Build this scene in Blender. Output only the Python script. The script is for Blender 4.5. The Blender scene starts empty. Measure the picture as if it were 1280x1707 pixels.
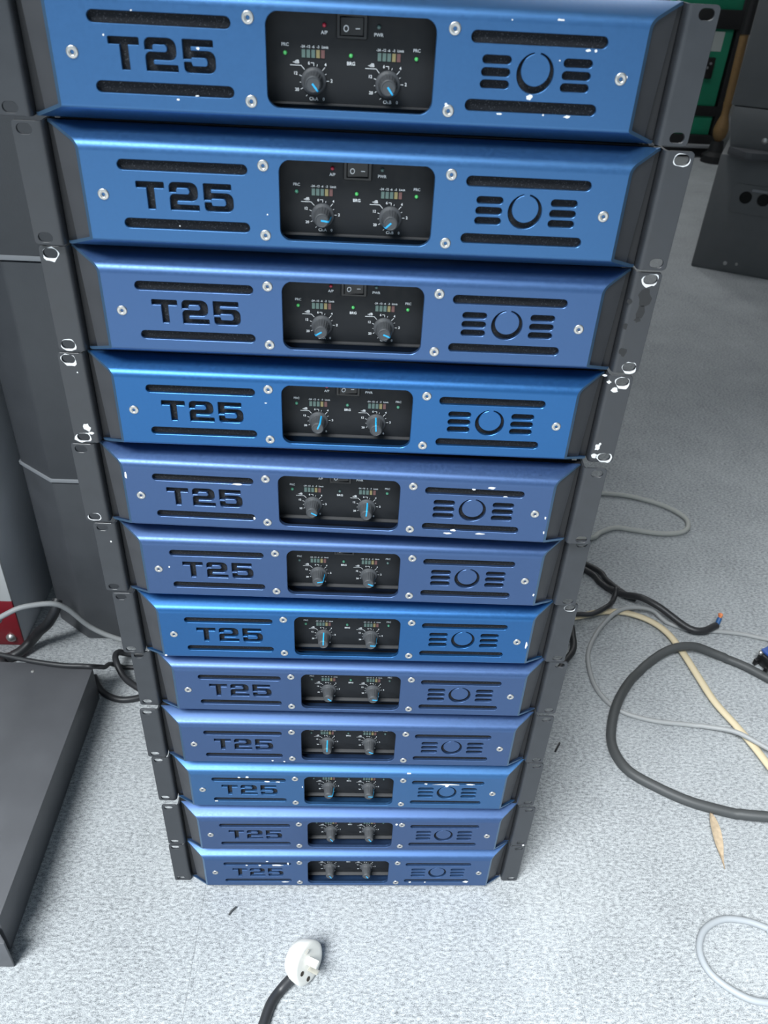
import bpy, bmesh, math, random
from mathutils import Vector, Matrix, geometry

FACE_CHIPS={0: [(-114.9, -25.8, 2.0, 1.5), (-101.9, -23.1, 2.8, 1.1), (134.6, 31.0, 4.3, 2.3), (103.2, 29.9, 1.2, 1.0), (155.7, 15.1, 3.9, 2.0), (160.5, 14.9, 2.0, 1.7), (120.8, -14.1, 4.5, 4.0), (101.9, -25.3, 5.3, 1.5), (148.6, -25.1, 4.9, 2.2), (132.0, -24.7, 1.6, 1.5), (-99.0, 4.8, 2.3, 2.1), (-158.9, 9.9, 1.5, 1.3), (-139.5, 24.3, 1.5, 1.0), (64.9, -20.9, 2.4, 1.8), (184.1, 0.5, 2.0, 1.8), (137.8, 8.4, 1.2, 1.0)], 1: [(-64.0, -9.9, 1.3, 1.3), (-128.2, -20.8, 1.3, 0.9)], 3: [(-68.4, 10.8, 2.5, 1.1)], 4: [(-191.4, 20.8, 2.2, 7.2), (-91.4, 16.5, 10.8, 2.0), (-78.0, -20.8, 2.2, 3.5), (197.6, 41.9, 1.6, 1.9), (121.6, 23.3, 4.3, 2.0), (137.6, 25.5, 7.5, 2.6), (150.7, 17.0, 4.9, 1.3), (107.2, -23.8, 5.6, 2.8), (102.0, -27.7, 9.0, 2.1), (132.9, -26.6, 9.0, 2.1), (190.8, -4.9, 1.7, 4.1), (191.9, -21.6, 1.7, 3.5)], 5: [(191.7, -18.6, 1.8, 4.0), (-169.9, 2.3, 1.8, 2.3)], 6: [(191.1, -5.5, 2.6, 9.8), (192.8, -25.5, 2.0, 6.4), (-191.9, -32.0, 3.2, 2.7)], 8: [(-89.9, -29.4, 2.9, 2.3), (-75.7, -30.8, 2.9, 2.3)], 9: [(-134.4, 24.9, 3.6, 2.4), (-124.2, 25.8, 4.4, 3.6), (-100.4, 17.4, 6.6, 3.0), (-87.2, 17.1, 7.3, 2.4), (95.5, 17.3, 3.7, 3.0), (120.9, 16.7, 33.5, 2.7), (121.9, 13.7, 6.0, 4.9), (150.7, 17.4, 11.9, 3.0), (73.5, 34.2, 5.1, 3.6), (-164.9, -23.5, 5.2, 2.5), (-57.2, 7.5, 1.5, 3.7)], 10: [(59.8, 24.4, 3.1, 5.3), (-193.6, 8.1, 1.5, 4.0)], 11: [(-137.2, 17.1, 3.2, 2.9), (-119.5, 17.2, 4.0, 2.9), (-96.1, 17.3, 17.8, 3.5), (-81.4, 21.1, 3.2, 5.9), (-85.8, -24.0, 10.7, 3.1), (-109.4, 26.7, 4.0, 2.9), (86.5, -24.1, 4.2, 3.1), (107.5, -24.1, 2.5, 3.1), (164.6, -23.1, 8.4, 5.4)]}
EAR_CHIPS={1: [(234.7, 43.7, 4.3, 2.0), (233.7, 35.9, 6.1, 2.0)], 3: [(216.5, 43.0, 4.0, 2.2), (223.3, 44.9, 7.1, 2.2), (221.4, 37.0, 4.1, 3.9), (227.5, 29.9, 7.2, 5.1), (234.5, 40.4, 3.0, 3.3), (224.6, -27.2, 5.4, 7.5), (223.3, -36.7, 6.5, 5.7), (236.1, -40.6, 9.8, 2.5), (226.1, -24.0, 2.7, 3.1), (-229.6, 34.8, 8.0, 3.3), (-234.7, 36.8, 4.5, 3.3), (-228.2, -27.9, 6.3, 8.6), (-225.4, -33.3, 5.3, 3.1), (-235.5, -39.9, 6.4, 1.9), (-227.3, 25.6, 1.3, 1.4)], 10: [(230.3, -35.5, 8.2, 5.7), (237.1, -42.6, 4.1, 4.3), (233.6, -52.8, 3.3, 4.4), (220.0, -44.2, 4.1, 2.9), (238.5, -35.4, 3.3, 4.3)], 5: [(-227.0, 20.9, 1.8, 3.0)], 8: [(235.3, -41.1, 8.9, 3.5), (245.8, -45.6, 2.2, 2.4)]}
SMUDGES=[(231.4, 22.4, 11.5, 16.7), (231.3, 10.9, 7.7, 13.0), (220.2, 19.0, 4.3, 4.9), (221.4, -1.8, 4.9, 6.2), (224.5, -24.4, 6.5, 8.5), (229.9, 4.2, 5.8, 5.1)]
AMP_POSE=[(-0.00847, -0.0043, 0.00901), (-0.00226, -0.00519, 0.00036), (-0.00285, -0.00134, -0.00513), (-0.00564, -0.00109, -0.00896), (-0.01089, -0.00416, -0.0279), (-0.00583, 0.00115, -0.00827), (-0.00053, 0.00349, 0.00359), (0.00518, 0.00638, 0.00082), (0.00438, 0.00277, 0.00545), (0.00678, 0.00334, 0.00484), (0.01036, -0.00042, 0.013), (0.00977, -0.00062, 0.01319)]
PITCH=0.08894; ZC=0.045
CAM_POS=[0.00346, -0.62268, 1.10036]
CAM_ROT=[[0.998858, -0.03108, -0.036288], [-0.011048, 0.588672, -0.808297], [0.046483, 0.807774, 0.587656]]
F_PX=1352.93
CABLES={'white_loop': (0.0055, [(0.2, 1.1, 0.0055), (0.3, 1.03, 0.0055), (0.46, 1.0, 0.0055), (0.603, 0.987, 0.006), (0.667, 0.978, 0.006), (0.738, 0.944, 0.006), (0.775, 0.9, 0.006), (0.773, 0.863, 0.006), (0.749, 0.839, 0.006), (0.698, 0.832, 0.006), (0.633, 0.844, 0.006), (0.599, 0.849, 0.006), (0.56, 0.829, 0.006), (0.534, 0.806, 0.006), (0.45, 0.78, 0.0055), (0.3, 0.74, 0.0055), (0.19, 0.7, 0.0055)]), 'cream': (0.007, [(0.25, 0.43, 0.007), (0.3, 0.49, 0.007), (0.38, 0.53, 0.007), (0.447, 0.546, 0.007), (0.498, 0.562, 0.007), (0.547, 0.563, 0.007), (0.59, 0.543, 0.007), (0.617, 0.51, 0.007), (0.631, 0.462, 0.007), (0.641, 0.402, 0.007), (0.652, 0.338, 0.007), (0.671, 0.286, 0.007), (0.686, 0.242, 0.007), (0.7, 0.189, 0.007), (0.73, 0.08, 0.007), (0.85, -0.03, 0.007), (1.05, -0.08, 0.007)]), 'grey_loop': (0.0042, [(1.25, 0.44, 0.004), (1.0, 0.46, 0.004), (0.827, 0.499, 0.004), (0.773, 0.514, 0.004), (0.728, 0.52, 0.004), (0.669, 0.523, 0.004), (0.627, 0.542, 0.004), (0.602, 0.562, 0.004), (0.548, 0.563, 0.004), (0.497, 0.527, 0.004), (0.457, 0.467, 0.004), (0.445, 0.413, 0.004), (0.45, 0.358, 0.004), (0.478, 0.316, 0.004), (0.532, 0.295, 0.004), (0.603, 0.286, 0.004), (0.654, 0.267, 0.004), (0.714, 0.222, 0.004), (0.85, 0.14, 0.004), (1.05, 0.12, 0.004)]), 'dark_loop': (0.0082, [(1.3, 0.16, 0.008), (1.05, 0.2, 0.008), (0.9, 0.29, 0.008), (0.781, 0.389, 0.008), (0.739, 0.426, 0.008), (0.701, 0.447, 0.008), (0.647, 0.459, 0.008), (0.585, 0.443, 0.008), (0.524, 0.394, 0.008), (0.477, 0.33, 0.008), (0.452, 0.276, 0.008), (0.445, 0.229, 0.008), (0.459, 0.189, 0.008), (0.495, 0.16, 0.008), (0.543, 0.133, 0.008), (0.603, 0.114, 0.008), (0.664, 0.1, 0.008), (0.9, 0.06, 0.008), (1.3, 0.03, 0.008)]), 'black_a': (0.0068, [(0.19, 0.98, 0.0068), (0.36, 0.8, 0.0068), (0.497, 0.695, 0.007), (0.522, 0.653, 0.007), (0.553, 0.61, 0.007), (0.592, 0.572, 0.007), (0.631, 0.539, 0.007), (0.664, 0.51, 0.007), (0.689, 0.508, 0.007), (0.71, 0.519, 0.007), (0.718, 0.523, 0.016)]), 'black_b': (0.0055, [(0.2, 1.02, 0.006), (0.37, 0.82, 0.006), (0.5145, 0.7071999999999999, 0.0058), (0.5365, 0.6652, 0.0058), (0.5595, 0.6292, 0.0058), (0.583, 0.606, 0.0058)]), 'black_c': (0.005, [(0.536, 0.606, 0.005), (0.532, 0.593, 0.005), (0.521, 0.575, 0.005), (0.507, 0.557, 0.005), (0.476, 0.542, 0.005), (0.44, 0.541, 0.005), (0.36, 0.53, 0.005), (0.27, 0.47, 0.005)]), 'black_d': (0.006, [(0.27, 0.36, 0.012), (0.34, 0.4, 0.012), (0.422, 0.514, 0.012), (0.427, 0.482, 0.012), (0.42, 0.45, 0.012), (0.398, 0.419, 0.012), (0.33, 0.33, 0.012), (0.26, 0.28, 0.012)]), 'light_loop': (0.0046, [(1.0, -0.1, 0.005), (0.75, -0.1, 0.005), (0.604, -0.071, 0.005), (0.59, -0.063, 0.005), (0.564, -0.053, 0.005), (0.531, -0.051, 0.005), (0.501, -0.065, 0.005), (0.485, -0.09, 0.005), (0.486, -0.116, 0.005), (0.501, -0.136, 0.005), (0.527, -0.153, 0.005), (0.552, -0.158, 0.005), (0.575, -0.159, 0.005), (0.72, -0.175, 0.005), (0.95, -0.33, 0.005)]), 'plug_cable': (0.0065, [(-0.04, -0.46, 0.006), (-0.09, -0.3, 0.006), (-0.089, -0.203, 0.006), (-0.087, -0.184, 0.006), (-0.081, -0.164, 0.006), (-0.071, -0.149, 0.006), (-0.059, -0.14, 0.016), (-0.053, -0.137, 0.022)]), 'l_grey': (0.0045, [(-0.98, 0.36, 0.006), (-0.78, 0.36, 0.06), (-0.596, 0.36, 0.129), (-0.573, 0.36, 0.145), (-0.545, 0.37, 0.157), (-0.519, 0.38, 0.157), (-0.494, 0.39, 0.151), (-0.476, 0.4, 0.129), (-0.452, 0.41, 0.081), (-0.408, 0.415, 0.033), (-0.381, 0.42, 0.004)]), 'l_thick': (0.009, [(-0.95, 0.386, 0.009), (-0.639, 0.384, 0.009), (-0.618, 0.397, 0.009), (-0.592, 0.408, 0.009), (-0.57, 0.428, 0.022), (-0.551, 0.428, 0.048), (-0.534, 0.43, 0.064), (-0.52, 0.44, 0.087), (-0.516, 0.452, 0.105)]), 'l_black': (0.004, [(-0.598, 0.337, 0.087), (-0.577, 0.333, 0.087), (-0.524, 0.321, 0.087), (-0.472, 0.313, 0.087), (-0.438, 0.312, 0.087), (-0.419, 0.312, 0.087), (-0.412, 0.336, 0.06), (-0.418, 0.381, 0.012), (-0.4, 0.389, 0.004), (-0.369, 0.39, 0.004)]), 'l_loop': (0.0055, [(-0.363, 0.412, 0.006), (-0.387, 0.41, 0.006), (-0.405, 0.405, 0.006), (-0.41, 0.389, 0.006), (-0.394, 0.361, 0.006), (-0.365, 0.334, 0.006), (-0.336, 0.316, 0.006)]), 'l_loop2': (0.0055, [(-0.444, 0.365, 0.006), (-0.429, 0.34, 0.006), (-0.409, 0.322, 0.006), (-0.383, 0.314, 0.006), (-0.355, 0.32, 0.006), (-0.331, 0.338, 0.006)])}
CORE=[(0.724, 0.532, 0.03), (0.726, 0.537, 0.035)]

sc = bpy.context.scene
COL = sc.collection

# ------------------------------------------------------------------ camera
cam_d = bpy.data.cameras.new('camera')
cam = bpy.data.objects.new('camera', cam_d)
COL.objects.link(cam)
mw = Matrix(CAM_ROT).to_4x4()
mw.translation = Vector(CAM_POS)
cam.matrix_world = mw
cam_d.sensor_fit = 'HORIZONTAL'
cam_d.sensor_width = 36.0
cam_d.lens = F_PX / 1280.0 * 36.0
cam_d.clip_start = 0.02
cam_d.dof.use_dof = True
cam_d.dof.focus_distance = 0.88
cam_d.dof.aperture_fstop = 17.0
sc.camera = cam

# ------------------------------------------------------------------ light
world = bpy.data.worlds.new('overcast_sky')
sc.world = world
world.use_nodes = True
bg = world.node_tree.nodes['Background']
bg.inputs[0].default_value = (0.62, 0.82, 1.0, 1)
bg.inputs[1].default_value = 0.62
sun_d = bpy.data.lights.new('hazy_sun', 'SUN')
sun_d.energy = 8.0
sun_d.angle = math.radians(30)
sun_d.color = (0.955, 0.99, 1.0)
sun = bpy.data.objects.new('hazy_sun', sun_d)
COL.objects.link(sun)
sun.rotation_euler = Vector((0.35, 0.42, -0.84)).to_track_quat('-Z', 'Y').to_euler()
sc.view_settings.view_transform = 'Standard'
sc.view_settings.look = 'None'
sc.view_settings.gamma = 1.0
sc.view_settings.use_curve_mapping = False
sc.view_settings.exposure = 0.0

R = random.Random(7)

# ------------------------------------------------------------------ materials
def mat(name, col, rough=0.5, metal=0.0, spec=0.5, noise=None, bump=None, coat=0.0, coords='Object'):
    """noise=(scale, amount, (sx,sy,sz)) value variation; bump=(scale, strength, distance)"""
    m = bpy.data.materials.new(name)
    m.use_nodes = True
    nt = m.node_tree
    b = nt.nodes['Principled BSDF']
    b.inputs['Base Color'].default_value = (*col, 1)
    b.inputs['Roughness'].default_value = rough
    b.inputs['Metallic'].default_value = metal
    b.inputs['Specular IOR Level'].default_value = spec
    b.inputs['Coat Weight'].default_value = coat
    b.inputs['Coat Roughness'].default_value = 0.40
    tc = nt.nodes.new('ShaderNodeTexCoord')
    if noise:
        mp = nt.nodes.new('ShaderNodeMapping')
        mp.inputs['Scale'].default_value = noise[2]
        nt.links.new(tc.outputs[coords], mp.inputs[0])
        n = nt.nodes.new('ShaderNodeTexNoise')
        n.inputs['Scale'].default_value = noise[0]
        n.inputs['Detail'].default_value = 5
        nt.links.new(mp.outputs[0], n.inputs['Vector'])
        hs = nt.nodes.new('ShaderNodeMix'); hs.data_type = 'RGBA'
        lo = [max(0, c * (1 - noise[1])) for c in col]
        hi = [min(1, c * (1 + noise[1])) for c in col]
        hs.inputs[6].default_value = (*lo, 1)
        hs.inputs[7].default_value = (*hi, 1)
        nt.links.new(n.outputs[0], hs.inputs[0])
        nt.links.new(hs.outputs[2], b.inputs['Base Color'])
        rr = nt.nodes.new('ShaderNodeMapRange')
        rr.inputs[1].default_value = 0.3; rr.inputs[2].default_value = 0.7
        rr.inputs[3].default_value = rough * 0.88; rr.inputs[4].default_value = min(1, rough * 1.12)
        nt.links.new(n.outputs[0], rr.inputs[0])
        nt.links.new(rr.outputs[0], b.inputs['Roughness'])
    if bump:
        n2 = nt.nodes.new('ShaderNodeTexNoise')
        n2.inputs['Scale'].default_value = bump[0]
        n2.inputs['Detail'].default_value = 3
        nt.links.new(tc.outputs[coords], n2.inputs['Vector'])
        bp = nt.nodes.new('ShaderNodeBump')
        bp.inputs['Strength'].default_value = bump[1]
        bp.inputs['Distance'].default_value = bump[2]
        nt.links.new(n2.outputs[0], bp.inputs['Height'])
        nt.links.new(bp.outputs[0], b.inputs['Normal'])
    return m

def blue(name, col, rough=0.44):
    return mat(name, col, rough=rough, metal=0.82, spec=0.5, noise=(420, 0.10, (1, 1, 1)), bump=(1800, 0.03, 0.0002), coat=0.30)

BLUES = [blue('anodised_blue', (0.048, 0.150, 0.34)),
         blue('anodised_slate_blue', (0.058, 0.128, 0.29)),
         blue('anodised_dusk_blue', (0.060, 0.118, 0.265)),
         blue('anodised_azure_blue', (0.024, 0.128, 0.34), 0.40)]
AMP_BLUE = [0, 0, 1, 3, 2, 2, 3, 2, 2, 0, 2, 1]
M_EAR = mat('black_powder_coat', (0.032, 0.035, 0.041), rough=0.38, spec=0.6, noise=(60, 0.25, (1, 1, 1)), bump=(2600, 0.10, 0.0002))
M_CHEEK = mat('black_satin_sheet', (0.058, 0.060, 0.066), rough=0.50, noise=(40, 0.15, (1, 1, 1)))
M_CHASSIS = mat('black_chassis_paint', (0.012, 0.012, 0.014), rough=0.55)
M_PANEL = mat('black_control_plate', (0.011, 0.0125, 0.015), rough=0.62, spec=0.35, noise=(180, 0.35, (1, 1, 1)))
M_KNOB = mat('grey_knob_rubber', (0.060, 0.064, 0.070), rough=0.58, noise=(300, 0.2, (1, 1, 1)))
M_POINTER = mat('cyan_pointer_paint', (0.02, 0.42, 0.80), rough=0.45)
M_PRINT = mat('white_print', (0.80, 0.82, 0.84), rough=0.6)
M_SCREW = mat('zinc_screw', (0.55, 0.545, 0.53), rough=0.34, metal=0.8, noise=(500, 0.15, (1, 1, 1)))
M_SOCKET = mat('screw_socket_shadow', (0.10, 0.075, 0.06), rough=0.7, metal=0.3)
M_CHIP = mat('bare_metal_chip', (0.86, 0.87, 0.88), rough=0.5, metal=0.25)
M_LEDG = mat('green_lens', (0.10, 0.62, 0.16), rough=0.2, coat=0.4)
M_LEDGD = mat('dull_green_lens', (0.10, 0.34, 0.22), rough=0.3)
M_LEDR = mat('red_lens', (0.42, 0.02, 0.05), rough=0.2, coat=0.4)
M_LEDD = mat('smoky_lens', (0.09, 0.16, 0.15), rough=0.25, coat=0.4)
M_SEGG = mat('meter_green', (0.12, 0.19, 0.17), rough=0.5)
M_SEGY = mat('meter_amber', (0.30, 0.25, 0.11), rough=0.5)
M_SEGR = mat('meter_red', (0.18, 0.08, 0.075), rough=0.5)
M_SWITCH = mat('black_switch_plastic', (0.012, 0.012, 0.013), rough=0.35)
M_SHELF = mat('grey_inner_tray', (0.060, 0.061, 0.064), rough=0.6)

M_EDGE = mat('worn_lit_panel_edge', (0.10, 0.20, 0.34), rough=0.35, metal=0.7)  # worn end edges, with the light they catch put into the colour

M_SMUDGE = mat('dark_grease', (0.012, 0.013, 0.015), rough=0.35)

def foam_mat():
    m = bpy.data.materials.new('speckled_black_foam')
    m.use_nodes = True
    nt = m.node_tree
    b = nt.nodes['Principled BSDF']
    b.inputs['Roughness'].default_value = 0.9
    tc = nt.nodes.new('ShaderNodeTexCoord')
    v = nt.nodes.new('ShaderNodeTexNoise')
    v.inputs['Scale'].default_value = 1500
    v.inputs['Detail'].default_value = 2
    nt.links.new(tc.outputs['Object'], v.inputs['Vector'])
    r = nt.nodes.new('ShaderNodeValToRGB')
    r.color_ramp.elements[0].position = 0.62
    r.color_ramp.elements[0].color = (0.006, 0.007, 0.010, 1)
    r.color_ramp.elements[1].position = 0.75
    r.color_ramp.elements[1].color = (0.12, 0.13, 0.14, 1)
    nt.links.new(v.outputs[0], r.inputs[0])
    nt.links.new(r.outputs[0], b.inputs['Base Color'])
    return m
M_FOAM = foam_mat()

def carpet_mat():
    m = bpy.data.materials.new('heather_grey_carpet')
    m.use_nodes = True
    nt = m.node_tree
    b = nt.nodes['Principled BSDF']
    b.inputs['Roughness'].default_value = 0.95
    b.inputs['Specular IOR Level'].default_value = 0.15
    g = nt.nodes.new('ShaderNodeNewGeometry')
    def noise(sc_, detail, stretch):
        mp = nt.nodes.new('ShaderNodeMapping'); mp.inputs['Scale'].default_value = stretch
        nt.links.new(g.outputs['Position'], mp.inputs[0])
        n = nt.nodes.new('ShaderNodeTexNoise')
        n.inputs['Scale'].default_value = sc_; n.inputs['Detail'].default_value = detail
        n.inputs['Roughness'].default_value = 0.7
        nt.links.new(mp.outputs[0], n.inputs['Vector'])
        return n
    n1 = noise(300, 4, (0.5, 1.0, 1.0))
    n2 = noise(900, 2, (0.8, 1.0, 1.0))
    n3 = noise(5, 3, (1, 1, 1))
    mx = nt.nodes.new('ShaderNodeMath'); mx.operation = 'MULTIPLY_ADD'
    nt.links.new(n1.outputs[0], mx.inputs[0]); mx.inputs[1].default_value = 0.52
    m2 = nt.nodes.new('ShaderNodeMath'); m2.operation = 'MULTIPLY'
    nt.links.new(n2.outputs[0], m2.inputs[0]); m2.inputs[1].default_value = 0.48
    nt.links.new(m2.outputs[0], mx.inputs[2])
    m3 = nt.nodes.new('ShaderNodeMath'); m3.operation = 'MULTIPLY_ADD'
    nt.links.new(n3.outputs[0], m3.inputs[0]); m3.inputs[1].default_value = 0.10
    nt.links.new(mx.outputs[0], m3.inputs[2])
    r = nt.nodes.new('ShaderNodeValToRGB')
    e = r.color_ramp.elements
    e[0].position = 0.42; e[0].color = (0.115, 0.125, 0.135, 1)
    e[1].position = 0.64; e[1].color = (0.52, 0.545, 0.565, 1)
    x = r.color_ramp.elements.new(0.52); x.color = (0.30, 0.318, 0.332, 1)
    nt.links.new(m3.outputs[0], r.inputs[0])
    nt.links.new(r.outputs[0], b.inputs['Base Color'])
    bp = nt.nodes.new('ShaderNodeBump')
    bp.inputs['Strength'].default_value = 0.4; bp.inputs['Distance'].default_value = 0.0015
    nt.links.new(mx.outputs[0], bp.inputs['Height'])
    nt.links.new(bp.outputs[0], b.inputs['Normal'])
    return m
M_CARPET = carpet_mat()
M_SUBFLOOR = mat('grey_subfloor', (0.10, 0.105, 0.11), rough=0.9)
M_PAVE = mat('pale_pavement', (0.6, 0.6, 0.59), rough=0.9, noise=(6, 0.15, (1, 1, 1)))
M_WALL = mat('pale_wall_paint', (0.42, 0.43, 0.43), rough=0.85, noise=(3, 0.05, (1, 1, 1)))
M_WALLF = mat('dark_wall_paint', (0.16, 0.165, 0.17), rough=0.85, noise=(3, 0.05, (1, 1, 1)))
M_CEIL = mat('white_ceiling_paint', (0.90, 0.90, 0.89), rough=0.9, noise=(3, 0.04, (1, 1, 1)))
M_SPK = mat('black_speaker_paint', (0.070, 0.074, 0.082), rough=0.50, noise=(25, 0.2, (1, 1, 1)), bump=(420, 0.35, 0.0006))
M_SPK2 = mat('charcoal_speaker_paint', (0.145, 0.15, 0.155), rough=0.50, noise=(18, 0.15, (1, 1, 1)), bump=(300, 0.25, 0.0006))
M_SEAM = mat('worn_grey_edge', (0.30, 0.31, 0.33), rough=0.5)
M_CASE = mat('black_case_paint', (0.105, 0.108, 0.118), rough=0.40, noise=(14, 0.25, (1, 1, 1)))
M_DARKHOLE = mat('deep_black', (0.004, 0.004, 0.004), rough=0.8)
M_GREYSIDE = mat('grey_cabinet_side', (0.64, 0.66, 0.70), rough=0.4, noise=(12, 0.15, (1, 1, 1)))
M_RED = mat('dark_red_paint', (0.26, 0.018, 0.028), rough=0.42, noise=(30, 0.2, (1, 1, 1)))
M_WHITE = mat('white_paint', (0.80, 0.80, 0.79), rough=0.5)
M_GREEN = mat('green_case_paint', (0.015, 0.27, 0.15), rough=0.45, noise=(10, 0.15, (1, 1, 1)))
M_BROWN = mat('tan_wood', (0.22, 0.13, 0.05), rough=0.6, noise=(40, 0.25, (1, 1, 6)))
M_LABEL = mat('pale_paper_label', (0.50, 0.55, 0.54), rough=0.7)
M_WIREW = mat('pale_grey_cable', (0.42, 0.43, 0.41), rough=0.5)
M_WIREG = mat('grey_cable', (0.34, 0.35, 0.355), rough=0.5)
M_WIRED = mat('dark_grey_cable', (0.060, 0.064, 0.066), rough=0.55)
M_WIREB = mat('black_cable', (0.024, 0.025, 0.028), rough=0.45)
M_WIREC = mat('cream_cable', (0.66, 0.56, 0.38), rough=0.5)
M_WIREL = mat('light_grey_cable', (0.36, 0.385, 0.41), rough=0.5)
M_COPPER = mat('copper_strands', (0.75, 0.28, 0.12), rough=0.4, metal=0.6)
M_WIREBL = mat('blue_core_wire', (0.02, 0.10, 0.28), rough=0.5)
M_PLUG = mat('ivory_plug_plastic', (0.82, 0.81, 0.76), rough=0.35)
M_PIN = mat('dull_pin_metal', (0.62, 0.60, 0.54), rough=0.35, metal=0.7)
M_HOLE = mat('brown_recess', (0.05, 0.04, 0.03), rough=0.8)
M_LEAF = mat('dry_leaf', (0.46, 0.36, 0.25), rough=0.8, noise=(160, 0.4, (1, 1, 1)))
M_BLUEP = mat('blue_connector_plastic', (0.03, 0.08, 0.30), rough=0.4)

# ------------------------------------------------------------------ helpers
def empty(name, loc=(0, 0, 0), rz=0.0):
    o = bpy.data.objects.new(name, None)
    o.empty_display_size = 0.02
    COL.objects.link(o)
    o.location = loc
    o.rotation_euler = (0, 0, rz)
    return o

def tag(o, label, cat, group=None):
    o['label'] = label; o['category'] = cat
    if group: o['group'] = group
    return o

def link(name, me, parent=None, m=None, loc=None, rot=None):
    o = bpy.data.objects.new(name, me)
    COL.objects.link(o)
    if parent: o.parent = parent
    if m is not None:
        if len(me.materials) == 0: me.materials.append(m)
        o.material_slots[0].link = 'OBJECT'
        o.material_slots[0].material = m
    if loc is not None: o.location = loc
    if rot is not None: o.rotation_euler = rot
    return o

def to_mesh(name, bm, mats=(), angle=35):
    bmesh.ops.remove_doubles(bm, verts=bm.verts, dist=1e-7)
    me = bpy.data.meshes.new(name)
    bm.to_mesh(me); bm.free()
    for m in mats: me.materials.append(m)
    for p in me.polygons: p.use_smooth = True
    me.set_sharp_from_angle(angle=math.radians(angle))
    return me

def add_box(bm, x0, x1, y0, y1, z0, z1, mi=0, bev=0.0):
    v = [bm.verts.new((x, y, z)) for x in (x0, x1) for y in (y0, y1) for z in (z0, z1)]
    fs = [(0, 1, 3, 2), (4, 6, 7, 5), (0, 4, 5, 1), (2, 3, 7, 6), (0, 2, 6, 4), (1, 5, 7, 3)]
    F = []
    for f in fs:
        fa = bm.faces.new([v[i] for i in f]); fa.material_index = mi; F.append(fa)
    if bev > 0:
        ed = list({e for f in F for e in f.edges})
        bmesh.ops.bevel(bm, geom=ed, offset=bev, segments=2, profile=0.5, affect='EDGES')
    return F

def box_mesh(name, x0, x1, y0, y1, z0, z1, bev=0.0, mats=()):
    bm = bmesh.new()
    add_box(bm, x0, x1, y0, y1, z0, z1, 0, bev)
    bmesh.ops.recalc_face_normals(bm, faces=bm.faces)
    return to_mesh(name, bm, mats)

def round_poly(pts, default_r=0.0, seg=5):
    """pts: (x,y[,r]) corners -> polyline with rounded corners"""
    out = []
    n = len(pts)
    for i, p in enumerate(pts):
        r = p[2] if len(p) > 2 else default_r
        P = Vector(p[:2]); A = Vector(pts[i - 1][:2]); B = Vector(pts[(i + 1) % n][:2])
        if r <= 0:
            out.append(P); continue
        a = (A - P); b = (B - P)
        la, lb = a.length, b.length
        a.normalize(); b.normalize()
        ang = a.angle(b)
        if abs(ang - math.pi) < 1e-3:
            out.append(P); continue
        t = r / math.tan(ang / 2)
        t = min(t, la * 0.49, lb * 0.49)
        rr = t * math.tan(ang / 2)
        c = P + (a + b).normalized() * (rr / math.sin(ang / 2))
        s = P + a * t; e = P + b * t
        a0 = math.atan2(s.y - c.y, s.x - c.x); a1 = math.atan2(e.y - c.y, e.x - c.x)
        d = (a1 - a0 + math.pi) % (2 * math.pi) - math.pi
        for k in range(seg + 1):
            w = a0 + d * k / seg
            out.append(Vector((c.x + rr * math.cos(w), c.y + rr * math.sin(w))))
    return out

def area2(p):
    return sum(p[i - 1].x * p[i].y - p[i].x * p[i - 1].y for i in range(len(p))) / 2

def ccw(p):
    return p if area2(p) > 0 else p[::-1]

def clean(p, eps=1e-3):
    o = []
    for v in p:
        if not o or (v - o[-1]).length > eps: o.append(v)
    if (o[0] - o[-1]).length < eps: o.pop()
    return o

def offset(p, d):
    """offset a CCW polyline outward by d"""
    o = []
    n = len(p)
    for i in range(n):
        e1 = (p[i] - p[i - 1]).normalized(); e2 = (p[(i + 1) % n] - p[i]).normalized()
        n1 = Vector((e1.y, -e1.x)); n2 = Vector((e2.y, -e2.x))
        k = n1 + n2
        if k.length < 1e-6: k = n1
        k.normalize()
        c = max(0.5, k.dot(n1))
        o.append(p[i] + k * (d / c))
    return o

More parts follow.
